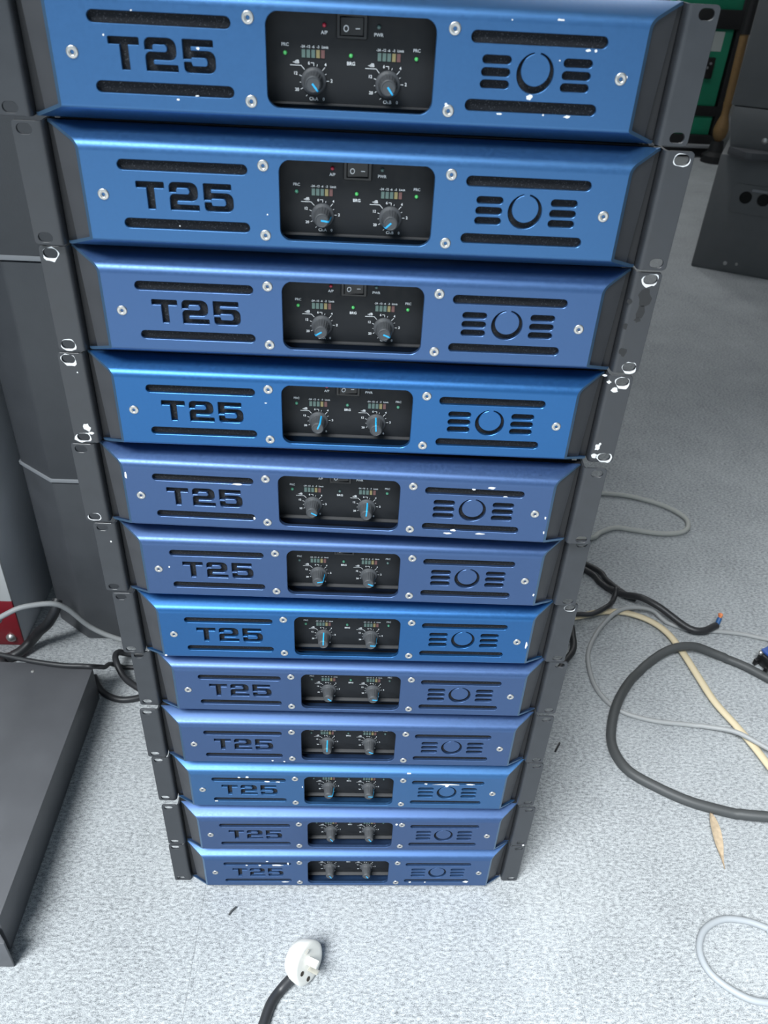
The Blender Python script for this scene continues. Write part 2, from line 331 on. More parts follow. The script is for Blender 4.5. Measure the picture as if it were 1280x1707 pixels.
def plate(bm, outer, holes, y, depth, cham, mi=0, outer_wall=True, hole_depth=None):
    """flat plate in the xz plane (mm) facing -y, with chamfered holes and walls"""
    outer = ccw(clean(outer))
    holes = [ccw(clean(h)) for h in holes]
    big = [offset(h, cham) for h in holes]
    out_in = offset(outer, -cham) if outer_wall else outer
    co, ed = [], []
    for loop in [out_in] + big:
        s = len(co); co += [Vector((v.x, v.y)) for v in loop]
        ed += [(s + i, s + (i + 1) % len(loop)) for i in range(len(loop))]
    vs, es, fs, *_ = geometry.delaunay_2d_cdt(co, ed, [], 4, 1e-5)
    bv = [bm.verts.new((v.x, y, v.y)) for v in vs]
    boxes = [(min(v.x for v in g), max(v.x for v in g), min(v.y for v in g), max(v.y for v in g)) for g in big]
    def in_hole(c):
        for g, (xa, xb, za, zb) in zip(big, boxes):
            if xa < c.x < xb and za < c.y < zb:
                ins = False
                for k in range(len(g)):
                    p, q_ = g[k - 1], g[k]
                    if (p.y > c.y) != (q_.y > c.y) and c.x < (q_.x - p.x) * (c.y - p.y) / (q_.y - p.y) + p.x: ins = not ins
                if ins: return True
        return False
    for f in fs:
        pts = [vs[i] for i in f]
        if in_hole(sum((Vector(p) for p in pts), Vector((0, 0))) / len(pts)): continue
        if area2([Vector(p) for p in pts]) < 0: f = f[::-1]
        try:
            fa = bm.faces.new([bv[i] for i in f]); fa.material_index = mi
        except ValueError:
            pass
    def rings(loop_a, ya, loop_b, yb, flip):
        n = len(loop_a)
        A = [bm.verts.new((v.x, ya, v.y)) for v in loop_a]
        B = [bm.verts.new((v.x, yb, v.y)) for v in loop_b]
        for i in range(n):
            j = (i + 1) % n
            q_ = [A[i], A[j], B[j], B[i]]
            if flip: q_ = q_[::-1]
            fa = bm.faces.new(q_); fa.material_index = mi
    for k, (h, g) in enumerate(zip(holes, big)):
        dp = depth if hole_depth is None else hole_depth[k]
        rings(g, y, h, y + cham, False)
        rings(h, y + cham, h, y + dp, False)
    if outer_wall:
        rings(out_in, y, outer, y + cham, True)
        rings(outer, y + cham, outer, y + depth, True)

def scale_mm(bm):
    for v in bm.verts: v.co *= 0.001

def capsule(x0, x1, zc, h, seg=8):
    r = h / 2
    pts = []
    for k in range(seg + 1):
        a = -math.pi / 2 + math.pi * k / seg
        pts.append(Vector((x1 - r + r * math.cos(a), zc + r * math.sin(a))))
    for k in range(seg + 1):
        a = math.pi / 2 + math.pi * k / seg
        pts.append(Vector((x0 + r + r * math.cos(a), zc + r * math.sin(a))))
    return pts

def lathe(bm, prof, axis='-y', seg=32, mi=0, ribs=None):
    """prof: list of (r, h[, mi]); spun round the axis; ribs=(count, depth, h0, h1)"""
    rows = []
    for p in prof:
        r, h = p[0], p[1]
        row = []
        for k in range(seg):
            a = 2 * math.pi * k / seg
            rr = r
            if ribs and ribs[2] <= h <= ribs[3]:
                rr = r - ribs[1] * (0.5 + 0.5 * math.cos(a * ribs[0])) ** 3
            x, z = rr * math.cos(a), rr * math.sin(a)
            row.append(bm.verts.new((x, -h, z) if axis == '-y' else (x, z, h)))
        rows.append(row)
    for i in range(len(rows) - 1):
        m_ = prof[i + 1][2] if len(prof[i + 1]) > 2 else mi
        for k in range(seg):
            j = (k + 1) % seg
            f = bm.faces.new([rows[i][k], rows[i][j], rows[i + 1][j], rows[i + 1][k]])
            f.material_index = m_
    f = bm.faces.new(rows[-1]); f.material_index = prof[-1][2] if len(prof[-1]) > 2 else mi
    return rows

def catmull(pts, sub=8):
    P = [Vector(p) for p in pts]
    P = [P[0] * 2 - P[1]] + P + [P[-1] * 2 - P[-2]]
    out = []
    for i in range(1, len(P) - 2):
        p0, p1, p2, p3 = P[i - 1], P[i], P[i + 1], P[i + 2]
        for k in range(sub):
            t = k / sub
            out.append(0.5 * ((2 * p1) + (p2 - p0) * t + (2 * p0 - 5 * p1 + 4 * p2 - p3) * t * t + (3 * p1 - p0 - 3 * p2 + p3) * t ** 3))
    out.append(P[-2])
    return out

def tube(bm, path, r, seg=12, mi=0, flat=1.0):
    rows = []
    n = len(path)
    for i, p in enumerate(path):
        t = (path[min(i + 1, n - 1)] - path[max(i - 1, 0)]).normalized()
        s = t.cross(Vector((0, 0, 1)))
        if s.length < 1e-4: s = Vector((1, 0, 0))
        s.normalize(); u = s.cross(t)
        rows.append([bm.verts.new(p + s * (r * math.cos(a)) + u * (r * flat * math.sin(a))) for a in [2 * math.pi * k / seg for k in range(seg)]])
    for i in range(n - 1):
        for k in range(seg):
            j = (k + 1) % seg
            f = bm.faces.new([rows[i][k], rows[i][j], rows[i + 1][j], rows[i + 1][k]]); f.material_index = mi
    for e in (rows[0][::-1], rows[-1]):
        f = bm.faces.new(e); f.material_index = mi

def tube_mesh(name, pts, r, m, seg=12, sub=8, flat=1.0):
    bm = bmesh.new()
    tube(bm, catmull(pts, sub), r, seg, 0, flat)
    bmesh.ops.recalc_face_normals(bm, faces=bm.faces)
    return to_mesh(name, bm, [m], 60)

def structure(o):
    o['kind'] = 'structure'
    return o

# ------------------------------------------------------------------ setting
fl = structure(link('floor', box_mesh('floor', -1.6, 3.4, -0.92, 6.4, -0.06, -0.008), None, M_SUBFLOOR))
tile = box_mesh('carpet_tile', -0.24985, 0.24985, -0.24985, 0.24985, -0.008, 0.0)
for ix in range(-4, 7):
    for iy in range(-2, 13):
        cx, cy = 0.312 + ix * 0.5 - 0.25, -0.03 + iy * 0.5 + 0.25
        if -1.6 < cx < 3.3 and -0.9 < cy < 6.3:
            link('carpet_tile', tile, fl, M_CARPET, (cx, cy, 0))
structure(link('outer_pavement_1', box_mesh('pavement', -5.0, 7.0, -6.0, -0.93, -0.10, -0.03), None, M_PAVE))  # unseen paved ground outside the shop front
structure(link('wall_back', box_mesh('wall_back', -1.7, 3.5, 6.3, 6.45, 0, 2.9), None, M_WALL))
structure(link('wall_left', box_mesh('wall_left', -1.75, -1.6, -0.92, 6.3, 0, 2.9), None, M_WALL))
structure(link('wall_right', box_mesh('wall_right', 3.3, 3.45, -0.92, 6.3, 0, 2.9), None, M_WALL))
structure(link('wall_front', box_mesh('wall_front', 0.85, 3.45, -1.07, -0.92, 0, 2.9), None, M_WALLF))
structure(link('ceiling', box_mesh('ceiling', -1.75, 3.45, -0.93, 6.45, 2.75, 2.9), None, M_CEIL))

for lx, ly in ((0.9, 2.6), (0.9, 4.6)):  # added fill panels, out of view, that brighten the rear floor
    t = tag(empty('ceiling_fill_light', (lx, ly, 2.75)), 'added unseen fill light panel on the ceiling, %s the shop front' % ('nearer to' if ly < 3 else 'farther from'), 'light', 'added ceiling fill lights')
    link('fill_light_housing', box_mesh('fill_light_housing', -0.32, 0.32, -0.32, 0.32, -0.05, 0.0, 0.004), t, M_WHITE)
    ld = bpy.data.lights.new('fill_area_light', 'AREA'); ld.energy = 17; ld.size = 0.6; ld.color = (0.97, 0.99, 1.0)
    lo = bpy.data.objects.new('fill_area_light', ld); COL.objects.link(lo); lo.parent = t; lo.location = (0, 0, -0.055)

# ------------------------------------------------------------------ amplifier meshes (mm, local: x right, -y front, z up)
D = 13.1
XF, XR, YR = 193.0, 215.0, 4.4
def hw(y): return XF + (y + D) * (XR - XF) / (YR + D)

def fillet_profile():
    """outer profile (y,z) from rear top over the face to rear bottom"""
    pts = [(YR + 2.0, 43.8), (YR, 43.3), (-D, 33.4), (-D, -33.4), (YR, -43.0), (YR + 2.0, -43.3)]
    def arc(P, A, B, r, n):
        P, A, B = Vector(P), Vector(A), Vector(B)
        a = (A - P).normalized(); b = (B - P).normalized()
        ang = a.angle(b); t = r / math.tan(ang / 2)
        c = P + (a + b).normalized() * (r / math.sin(ang / 2))
        s, e = P + a * t, P + b * t
        a0 = math.atan2(s.y - c.y, s.x - c.x); a1 = math.atan2(e.y - c.y, e.x - c.x)
        d = (a1 - a0 + math.pi) % (2 * math.pi) - math.pi
        return [Vector((c.x + r * math.cos(a0 + d * k / n), c.y + r * math.sin(a0 + d * k / n))) for k in range(n + 1)]
    top = [Vector(pts[0]), Vector(pts[1])] + arc(pts[2], pts[1], pts[3], 9.0, 16)
    bot = arc(pts[3], pts[2], pts[4], 3.0, 8) + [Vector(pts[4]), Vector(pts[5])]
    return top, bot
P_TOP, P_BOT = fillet_profile()
ZT, ZB = P_TOP[-1].y, P_BOT[0].y

def face_y(z):
    for a, b in zip(P_TOP, P_TOP[1:]):
        if b.y <= z <= a.y: return a.x + (b.x - a.x) * (a.y - z) / max(1e-6, a.y - b.y)
    for a, b in zip(P_BOT, P_BOT[1:]):
        if b.y <= z <= a.y: return a.x + (b.x - a.x) * (a.y - z) / max(1e-6, a.y - b.y)
    return -D

def glyphs():
    T = [(0, 19, .8), (19.6, 19, .8), (19.6, 14.6, .8), (12.4, 14.6, .3), (12.4, 0, .8), (7.2, 0, .8), (7.2, 14.6, .3), (0, 14.6, .8)]
    two = [(0.2, 12.4, .4), (0.2, 19.4, 4), (20.2, 19.4, 5), (20.2, 6.6, 4.5), (5.0, 6.6, .9), (5.0, 4.0, .9), (20.7, 4.0, .6), (20.7, 0, .6), (0.2, 0, .7), (0.2, 11.2, 3.2), (14.6, 11.2, 2), (14.6, 15.5, 2), (5, 15.5, 1.4), (5, 12.4, .4)]
    five = [(0, 19.4, .6), (19.6, 19.4, .8), (19.6, 15.3, .6), (5, 15.3, .5), (5, 13, .5), (20.7, 13, 4.5), (20.7, 0, 4.5), (0.3, 0, 4.5), (0.3, 6.3, .4), (5, 6.3, .3), (5.4, 4.0, 1.2), (15.6, 4.0, 2), (15.6, 9, 2), (5.4, 9, 1), (4.6, 8, .4), (0, 8, .4)]
    res = []
    for g, x0 in ((T, -156.6), (two, -133.6), (five, -109.0)):
        res.append(round_poly([(p[0] + x0, p[1] - 9.6, p[2]) for p in g], seg=4))
    return res

def crescent(cx, cz):
    ro, ri, up = 12.3, 9.75, 1.9
    pts = []
    n = 36
    a0 = math.radians(90 + 11); a1 = math.radians(360 + 90 - 11)
    for k in range(n + 1):
        a = a0 + (a1 - a0) * k / n
        pts.append(Vector((cx + ro * math.cos(a), cz + ro * math.sin(a))))
    b0 = math.radians(360 + 90 - 13); b1 = math.radians(90 + 13)
    for k in range(n + 1):
        a = b0 + (b1 - b0) * k / n
        pts.append(Vector((cx + ri * math.cos(a), cz + up + ri * math.sin(a))))
    return pts

SLOTS = [capsule(-168.0, -77.3, 20.1, 7.2), capsule(-168.0, -77.3, -20.1, 7.2),
         capsule(78.0, 167.8, 19.7, 7.2), capsule(78.0, 167.8, -20.6, 7.2)]
for z_ in (7.1, -0.3, -7.5):
    SLOTS += [capsule(86.7, 106.0, z_, 5.2, 6), capsule(140.8, 160.1, z_, 5.2, 6)]
WINDOW = round_poly([(-55, -28.2, 8.5), (55.4, -28.2, 8.5), (55.4, 28.2, 8.5), (-55, 28.2, 8.5)], seg=8)
SCREW_AT = [(-180.4, -0.6), (-66.05, 23.7), (-66.05, -24.8), (66.85, 23.5), (66.85, -24.9), (180.4, -0.7)]

def front_panel_mesh():
    bm = bmesh.new()
    outer = [Vector((-XF, ZB)), Vector((XF, ZB)), Vector((XF, ZT)), Vector((-XF, ZT))]
    holes = SLOTS + glyphs() + [crescent(122.7, 0.0), WINDOW]
    hd = [3.0] * (len(holes) - 1) + [4.0]
    plate(bm, outer, holes, -D, 2.5, 0.35, 0, False, hd)
    # outer and inner skins of the bends, slanted ends
    def strip(prof, flip, mi=0):
        L = [bm.verts.new((-hw(p.x), p.x, p.y)) for p in prof]
        Rr = [bm.verts.new((hw(p.x), p.x, p.y)) for p in prof]
        for i in range(len(prof) - 1):
            q_ = [L[i], L[i + 1], Rr[i + 1], Rr[i]]
            bm.faces.new(q_[::-1] if flip else q_)
    def inset(prof, t):
        o = []
        for i, p in enumerate(prof):
            a = prof[max(0, i - 1)]; b = prof[min(len(prof) - 1, i + 1)]
            d = (b - a).normalized()
            o.append(p + Vector((-d.y, d.x)) * t)
        return o
    full = P_TOP + P_BOT
    inn = inset(full, 2.2)
    strip(P_TOP, False); strip(P_BOT, False)
    nt_ = len(P_TOP)
    strip(inn[:nt_], True); strip(inn[nt_:], True)
    # end caps of the bent sheet
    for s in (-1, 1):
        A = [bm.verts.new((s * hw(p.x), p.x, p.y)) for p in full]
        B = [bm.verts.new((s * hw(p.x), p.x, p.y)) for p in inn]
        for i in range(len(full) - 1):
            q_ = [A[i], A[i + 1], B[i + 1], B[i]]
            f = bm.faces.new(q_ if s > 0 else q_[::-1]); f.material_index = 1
    scale_mm(bm)
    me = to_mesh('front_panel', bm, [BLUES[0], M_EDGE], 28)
    sharp = me.attributes.get('sharp_edge') or me.attributes.new('sharp_edge', 'BOOLEAN', 'EDGE')
    for e in me.edges:
        a, b = (me.vertices[k].co * 1000 for k in e.vertices)
        if abs(a.y + D) < 0.01 and abs(b.y + D) < 0.01 and abs(a.z - b.z) < 0.01 and (abs(a.z - ZT) < 0.01 or abs(a.z - ZB) < 0.01):
            sharp.data[e.index].value = True
    return me

def cheek_mesh(s):
    """slanted end plate that closes the blue panel, set in from its edge"""
    bm = bmesh.new()
    prof = [(-D + 2.0, 31.0), (-9.0, 34.6), (5.0, 42.2), (5.0, -40.6), (-D + 2.0, -31.4)]
    inn = [1.3, 1.3, 1.3, 5.0, 4.5]
    A = [bm.verts.new((s * (hw(y) - q_), y, z)) for (y, z), q_ in zip(prof, inn)]
    B = [bm.verts.new((s * (hw(y) - q_ - 1.5), y, z)) for (y, z), q_ in zip(prof, inn)]
    n = len(prof)
    bm.faces.new(A); bm.faces.new(B[::-1])
    for i in range(n):
        bm.faces.new([A[i], B[i], B[(i + 1) % n], A[(i + 1) % n]])
    bmesh.ops.recalc_face_normals(bm, faces=bm.faces)
    scale_mm(bm)
    return to_mesh('side_cheek', bm, [M_CHEEK])

def ear_mesh(s):
    bm = bmesh.new()
    H = 43.2
    x0, x1 = 223.0, 241.3
    outer = round_poly([(x0, -H), (x1, -H, 3.0), (x1, H, 3.0), (x0, H)], seg=5)
    holes = [capsule(227.5, 238.1, z, 7.0, 8) for z in (37.6, -37.7)]
    if s < 0:
        outer = [Vector((-p.x, p.y)) for p in outer]; holes = [[Vector((-p.x, p.y)) for p in h] for h in holes]
    plate(bm, outer, holes, 0.0, 2.0, 0.3, 0, True)
    r = 4.0
    arc = [(x0 - r * math.sin(a), r - r * math.cos(a)) for a in [math.pi / 2 * k / 8 for k in range(9)]] + [(x0 - r, 26.0)]
    arc = [(x0 + 0.3, 0.0)] + arc
    for z0, z1 in ((-H, H),):
        A = [bm.verts.new((s * x, y, z0)) for x, y in arc]
        B = [bm.verts.new((s * x, y, z1)) for x, y in arc]
        for i in range(len(arc) - 1):
            q_ = [A[i], A[i + 1], B[i + 1], B[i]]
            bm.faces.new(q_ if s < 0 else q_[::-1])
        C = [bm.verts.new((s * (x + 2), y + (2 if i < 2 else 0), z1)) for i, (x, y) in enumerate(arc)]
        E = [bm.verts.new((s * (x + 2), y + (2 if i < 2 else 0), z0)) for i, (x, y) in enumerate(arc)]
        for i in range(2, len(arc) - 1):
            bm.faces.new([B[i], B[i + 1], C[i + 1], C[i]])
            bm.faces.new([A[i], A[i + 1], E[i + 1], E[i]])
    scale_mm(bm)
    return to_mesh('rack_ear', bm, [M_EAR], 40)

def screw_mesh():
    bm = bmesh.new()
    lathe(bm, [(4.0, -0.3), (4.0, 0.35), (3.75, 0.75), (3.2, 0.95), (2.3, 0.98), (2.05, 0.9), (1.75, 0.55), (1.35, 0.5), (1.3, 0.55, 1), (1.2, -0.6, 1), (0.2, -0.9, 1)], seg=24)
    bmesh.ops.recalc_face_normals(bm, faces=bm.faces)
    scale_mm(bm)
    return to_mesh('screw', bm, [M_SCREW, M_SOCKET], 40)

def control_panel_mesh():
    bm = bmesh.new()
    y = 3.5
    add_box(bm, -60, 60, y, y + 1.2, -26.5, 31.0, 0)
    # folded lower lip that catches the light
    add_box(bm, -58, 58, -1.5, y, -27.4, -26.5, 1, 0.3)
    bmesh.ops.recalc_face_normals(bm, faces=bm.faces)
    scale_mm(bm)
    return to_mesh('control_panel', bm, [M_PANEL, M_SHELF])

def text_into(bm, body, x, z, size, y, bold=0.0):
    cu = bpy.data.curves.new('legend_text', 'FONT')
    cu.body = body; cu.size = size; cu.align_x = 'CENTER'; cu.align_y = 'CENTER'
    cu.offset = bold
    cu.resolution_u = 3
    o = bpy.data.objects.new('legend_text', cu)
    COL.objects.link(o)
    dg = bpy.context.evaluated_depsgraph_get()
    me = bpy.data.meshes.new_from_object(o.evaluated_get(dg))
    s = len(bm.verts)
    vs = [bm.verts.new((v.co.x + x, y, v.co.y + z)) for v in me.vertices]
    for p in me.polygons:
        try: bm.faces.new([vs[i] for i in p.vertices])
        except ValueError: pass
    bpy.data.objects.remove(o); bpy.data.curves.remove(cu); bpy.data.meshes.remove(me)

def line_into(bm, pts, w, y):
    for (xa, za), (xb, zb) in zip(pts, pts[1:]):
        d = Vector((xb - xa, zb - za)).normalized()
        n = Vector((-d.y, d.x)) * w / 2
        e = d * w * 0.3
        a = Vector((xa, za)) - e; b = Vector((xb, zb)) + e
        bm.faces.new([bm.verts.new((p.x, y, p.y)) for p in (a - n, b - n, b + n, a + n)])

def legend_mesh():
    bm = bmesh.new()
    y = 3.42
    T = lambda s_, x, z, size=2.75: text_into(bm, s_, x, z, size, y, 0.05)
    T('PRC', -44, 7.9); T('PRC', 44.2, 7.9); T('BRG', 0.2, -1.7, 3.0)
    T('A/P', -17.9, 15.8, 2.9); T('PWR', 18.2, 15.9, 2.9)
    for off, ch in ((0, 'Ch.A'), (50.7, 'Ch.B')):
        for s_, x in (('-24', -32.2), ('-12', -28.6), ('-6', -25.3), ('-3', -22.0), ('Limit', -17.4)):
            T(s_, x + off, 7.2, 2.15)
        T('-dB', -36.8 + off, -2.0, 3.0)
        T('6', -28.2 + off, -2.5, 2.6); T('4', -17.0 + off, -3.1, 2.6); T('2', -12.8 + off, -12.7, 2.8)
        T('12', -37.3 + off, -8.9, 2.7); T('20', -36.4 + off, -18.8, 2.7)
        T(ch, -25.0 + off, -24.2, 2.9); T('0', -18.2 + off, -24.2, 2.6)
        L = lambda pts, w=0.38: line_into(bm, [(a + off, b) for a, b in pts], w, y)
        L([(-40.7, -4.0), (-33.4, -4.0), (-31.2, -6.4)])
        L([(-26.8, -2.2), (-24.9, -2.2), (-24.9, -3.9)])
        L([(-22.5, -3.1), (-22.8, -4.3)], .3)
        L([(-17.5, -4.8), (-19.5, -7.1)])
        L([(-16.5, -8.6), (-17.6, -9.2)], .3)
        L([(-14.6, -12.9), (-16.3, -12.9)])
        L([(-34.6, -9.9), (-33.2, -10.4)])
        L([(-34.4, -14.2), (-33.4, -14.2)], .3)
        L([(-33.7, -18.4), (-32.2, -17.5)])
        L([(-30.2, -22.6), (-29.4, -21.8)], .3)
    bmesh.ops.recalc_face_normals(bm, faces=bm.faces)
    for f in bm.faces:
        if f.normal.y > 0: f.normal_flip()
    scale_mm(bm)
    return to_mesh('printed_legend', bm, [M_PRINT])

def led_mesh():
    bm = bmesh.new()
    lathe(bm, [(1.35, -0.2), (1.35, 0.5), (1.2, 1.0), (0.8, 1.4), (0.3, 1.55)], seg=14)
    bmesh.ops.recalc_face_normals(bm, faces=bm.faces)
    scale_mm(bm)
    return to_mesh('indicator_light', bm, [M_LEDG], 60)

def knob_mesh():
    bm = bmesh.new()
    lathe(bm, [(8.6, 0.3), (8.6, 1.3), (8.2, 2.0), (7.2, 2.4), (6.7, 2.7), (6.45, 3.4), (6.2, 6.0), (5.9, 9.5), (5.55, 13.2), (5.2, 14.6), (4.7, 15.2), (4.3, 15.3), (4.0, 15.0), (0.4, 15.0)],
          seg=72, ribs=(18, 0.35, 3.3, 13.3))
    bmesh.ops.recalc_face_normals(bm, faces=bm.faces)
    scale_mm(bm)
    return to_mesh('knob', bm, [M_KNOB], 40)

def pointer_mesh():
    """cyan stripe: across half the cap, over its edge and down the knob's side (pointing +z)"""
    bm = bmesh.new()
    w = 0.62
    path = [(-0.6, 15.15), (4.2, 15.15), (4.4, 15.45), (4.8, 15.38), (5.4, 14.7), (5.75, 13.2), (6.15, 9.5), (6.42, 6.0), (6.7, 3.6)]
    A = [bm.verts.new((-w, -h, r)) for r, h in path]
    B = [bm.verts.new((w, -h, r)) for r, h in path]
    A2 = [bm.verts.new((-w, -h + 0.35, r - (0.4 if i > 2 else 0))) for i, (r, h) in enumerate(path)]
    B2 = [bm.verts.new((w, -h + 0.35, r - (0.4 if i > 2 else 0))) for i, (r, h) in enumerate(path)]
    for i in range(len(path) - 1):
        bm.faces.new([A[i], B[i], B[i + 1], A[i + 1]])
        bm.faces.new([A[i], A[i + 1], A2[i + 1], A2[i]])
        bm.faces.new([B[i], B2[i], B2[i + 1], B[i + 1]])
    bm.faces.new([A[0], A2[0], B2[0], B[0]])
    bmesh.ops.recalc_face_normals(bm, faces=bm.faces)
    scale_mm(bm)
    return to_mesh('pointer', bm, [M_POINTER], 40)

def switch_frame_mesh():
    bm = bmesh.new()
    outer = round_poly([(-10.3, -7.5), (10.3, -7.5), (10.3, 7.5), (-10.3, 7.5)], 1.0, 3)
    hole = [Vector(p) for p in ((-7.6, -5.2), (7.6, -5.2), (7.6, 5.2), (-7.6, 5.2))]
    plate(bm, outer, [hole], -2.2, 2.2, 0.5, 0, True)
    scale_mm(bm)
    return to_mesh('power_switch', bm, [M_SWITCH])

def rocker_mesh():
    """V shaped rocker, left half pressed out"""
    bm = bmesh.new()
    prof = [(-7.3, -4.6), (0.0, -2.0), (7.3, -1.2), (7.3, 0.2), (-7.3, 0.2)]
    A = [bm.verts.new((x, y, -5.0)) for x, y in prof]
    B = [bm.verts.new((x, y, 5.0)) for x, y in prof]
    bm.faces.new(A); bm.faces.new(B[::-1])
    for i in range(5): bm.faces.new([A[i], B[i], B[(i + 1) % 5], A[(i + 1) % 5]])
    bmesh.ops.recalc_face_normals(bm, faces=bm.faces)
    # printed ring and dash, laid just above the two faces
    n = 20
    for k in range(n):
        a0, a1 = 2 * math.pi * k / n, 2 * math.pi * (k + 1) / n
        q_ = []
        for a, r in ((a0, 1.2), (a1, 1.2), (a1, 1.75), (a0, 1.75)):
            x = -3.8 + r * math.cos(a); z = -1.2 + r * 1.15 * math.sin(a)
            y = -4.6 + (x + 7.3) / 7.3 * 2.6 - 0.05
            q_.append(bm.verts.new((x, y, z)))
        f = bm.faces.new(q_); f.material_index = 1
    f = bm.faces.new([bm.verts.new((x, -2.0 + x / 7.3 * 0.8 - 0.06, z)) for x, z in ((2.4, -1.5), (5.2, -1.5), (5.2, -0.95), (2.4, -0.95))]); f.material_index = 1
    scale_mm(bm)
    return to_mesh('rocker', bm, [M_SWITCH, M_PRINT], 20)

def chip_mesh(w, h, seed, conform=None):
    """ragged flake of bare metal, thin, in local xz"""
    rr = random.Random(seed)
    n = 11
    bm = bmesh.new()
    vs = []
    for k in range(n):
        a = 2 * math.pi * k / n
        f = rr.uniform(0.62, 1.15)
        vs.append((w / 2 * f * math.cos(a), h / 2 * f * math.sin(a)))
    T = [bm.verts.new((x, -0.06, z)) for x, z in vs]
    B = [bm.verts.new((x, 0.04, z)) for x, z in vs]
    bm.faces.new(T)
    for i in range(n): bm.faces.new([T[i], B[i], B[(i + 1) % n], T[(i + 1) % n]])
    bmesh.ops.recalc_face_normals(bm, faces=bm.faces)
    scale_mm(bm)
    return to_mesh('paint_chip', bm, [M_CHIP])

def rim_mesh(seed, lo=0.15, hi=1.5):
    """ragged bare rim round a rack-ear slot"""
    rr = random.Random(seed)
    cap = ccw(clean(capsule(-5.3, 5.3, 0, 7.0, 8)))
    o1 = offset(cap, 0.45)
    bm = bmesh.new()
    n = len(cap)
    ph = [rr.uniform(0, 6.28) for _ in range(3)]
    ws = []
    for i in range(n):
        a = math.atan2(cap[i].y, cap[i].x)
        w = 0.45 - 0.55 * math.sin(a + 0.4 * math.sin(ph[0])) + 0.45 * math.sin(2 * a + ph[1]) + 0.35 * math.sin(5 * a + ph[2])
        ws.append(lo + hi * max(-0.3, w) * rr.uniform(0.7, 1.2))
    out = []
    for i in range(n):
        d = (o1[i] - cap[i]).normalized()
        w = ws[i]
        out.append(o1[i] + d * max(0.02, w))
    A = [bm.verts.new((v.x, -0.06, v.y)) for v in o1]; B = [bm.verts.new((v.x, -0.06, v.y)) for v in out]
    C = [bm.verts.new((v.x, 0.45, v.y)) for v in cap]
    for i in range(n):
        j = (i + 1) % n
        if max(ws[i], ws[j]) < 0.12: continue
        bm.faces.new([A[i], B[i], B[j], A[j]]); bm.faces.new([A[j], C[j], C[i], A[i]])
    bmesh.ops.recalc_face_normals(bm, faces=bm.faces)
    scale_mm(bm)
    return to_mesh('paint_chip', bm, [M_CHIP])

ME = dict(front=front_panel_mesh(), cheekL=cheek_mesh(-1), cheekR=cheek_mesh(1), earL=ear_mesh(-1), earR=ear_mesh(1),
          screw=screw_mesh(), panel=control_panel_mesh(), legend=legend_mesh(), led=led_mesh(), knob=knob_mesh(), pointer=pointer_mesh(),
          sw=switch_frame_mesh(), rocker=rocker_mesh(),
          seg=box_mesh('meter_segment', -0.00118, 0.00118, -0.0006, 0.0002, -0.0024, 0.0024),
          foam=box_mesh('filter_foam', -0.048, 0.048, -0.003, 0.003, -0.0285, 0.0285, 0.001),
          chassis=None)

def chassis_mesh():
    bm = bmesh.new()
    add_box(bm, -211, 211, 12.0, 385, -44.35, 44.35, 0, 1.0)
    add_box(bm, -218.2, 218.2, 8.5, 12.5, -43.4, 43.4, 0)
    bmesh.ops.recalc_face_normals(bm, faces=bm.faces)
    scale_mm(bm)
    return to_mesh('chassis', bm, [M_CHASSIS])
ME['chassis'] = chassis_mesh()

KNOBS = [(140, 143), (96, 228), (238, 112), (22, 356), (118, 4), (78, 112), (0, 92), (132, 95), (0, 116), (82, 94), (146, 146), (150, 148)]
LABELS = ['topmost and largest-looking blue rack amplifier, chipped paint round its right vents',
          'blue rack amplifier second from the top, right knob pointing down left',
          'blue rack amplifier third from the top, dark smudges on its right ear',
          'blue rack amplifier fourth from the top, large white paint chips on both ears',
          'blue rack amplifier fifth from the top, shifted left and turned slightly, scuffed vents',
          'blue rack amplifier sixth from the top, just under the crooked scuffed one',
          'bright blue rack amplifier seventh from the top, left knob pointing straight up',
          'blue rack amplifier eighth from the top, both knobs pointing right',
          'blue rack amplifier ninth from the top, fourth above the carpet, left knob pointing up',
          'blue rack amplifier tenth from the top, white scratch along its upper right vent',
          'blue rack amplifier second from the bottom of the stack',
          'lowest blue rack amplifier, standing directly on the grey carpet']
RIMS = {1: [('R', 37.6)], 2: [('L', 37.6), ('L', -37.7), ('R', 37.6), ('R', -37.7)], 3: [('L', 37.6), ('L', -37.7), ('R', 37.6), ('R', -37.7)], 6: [('R', 37.6)], 4: [('L', -37.7)]}
LIT = [(1, 1, 1), (0, 1, 1), (1, 1, 1), (0, 0, 0), (0, 2, 0), (2, 0, 2), (0, 0, 0), (2, 0, 2), (2, 2, 2), (2, 2, 2), (2, 2, 2), (2, 2, 2)]
LEDM = [M_LEDGD, M_LEDG, M_LEDD]
mm = lambda x, y, z: (x * 0.001, y * 0.001, z * 0.001)

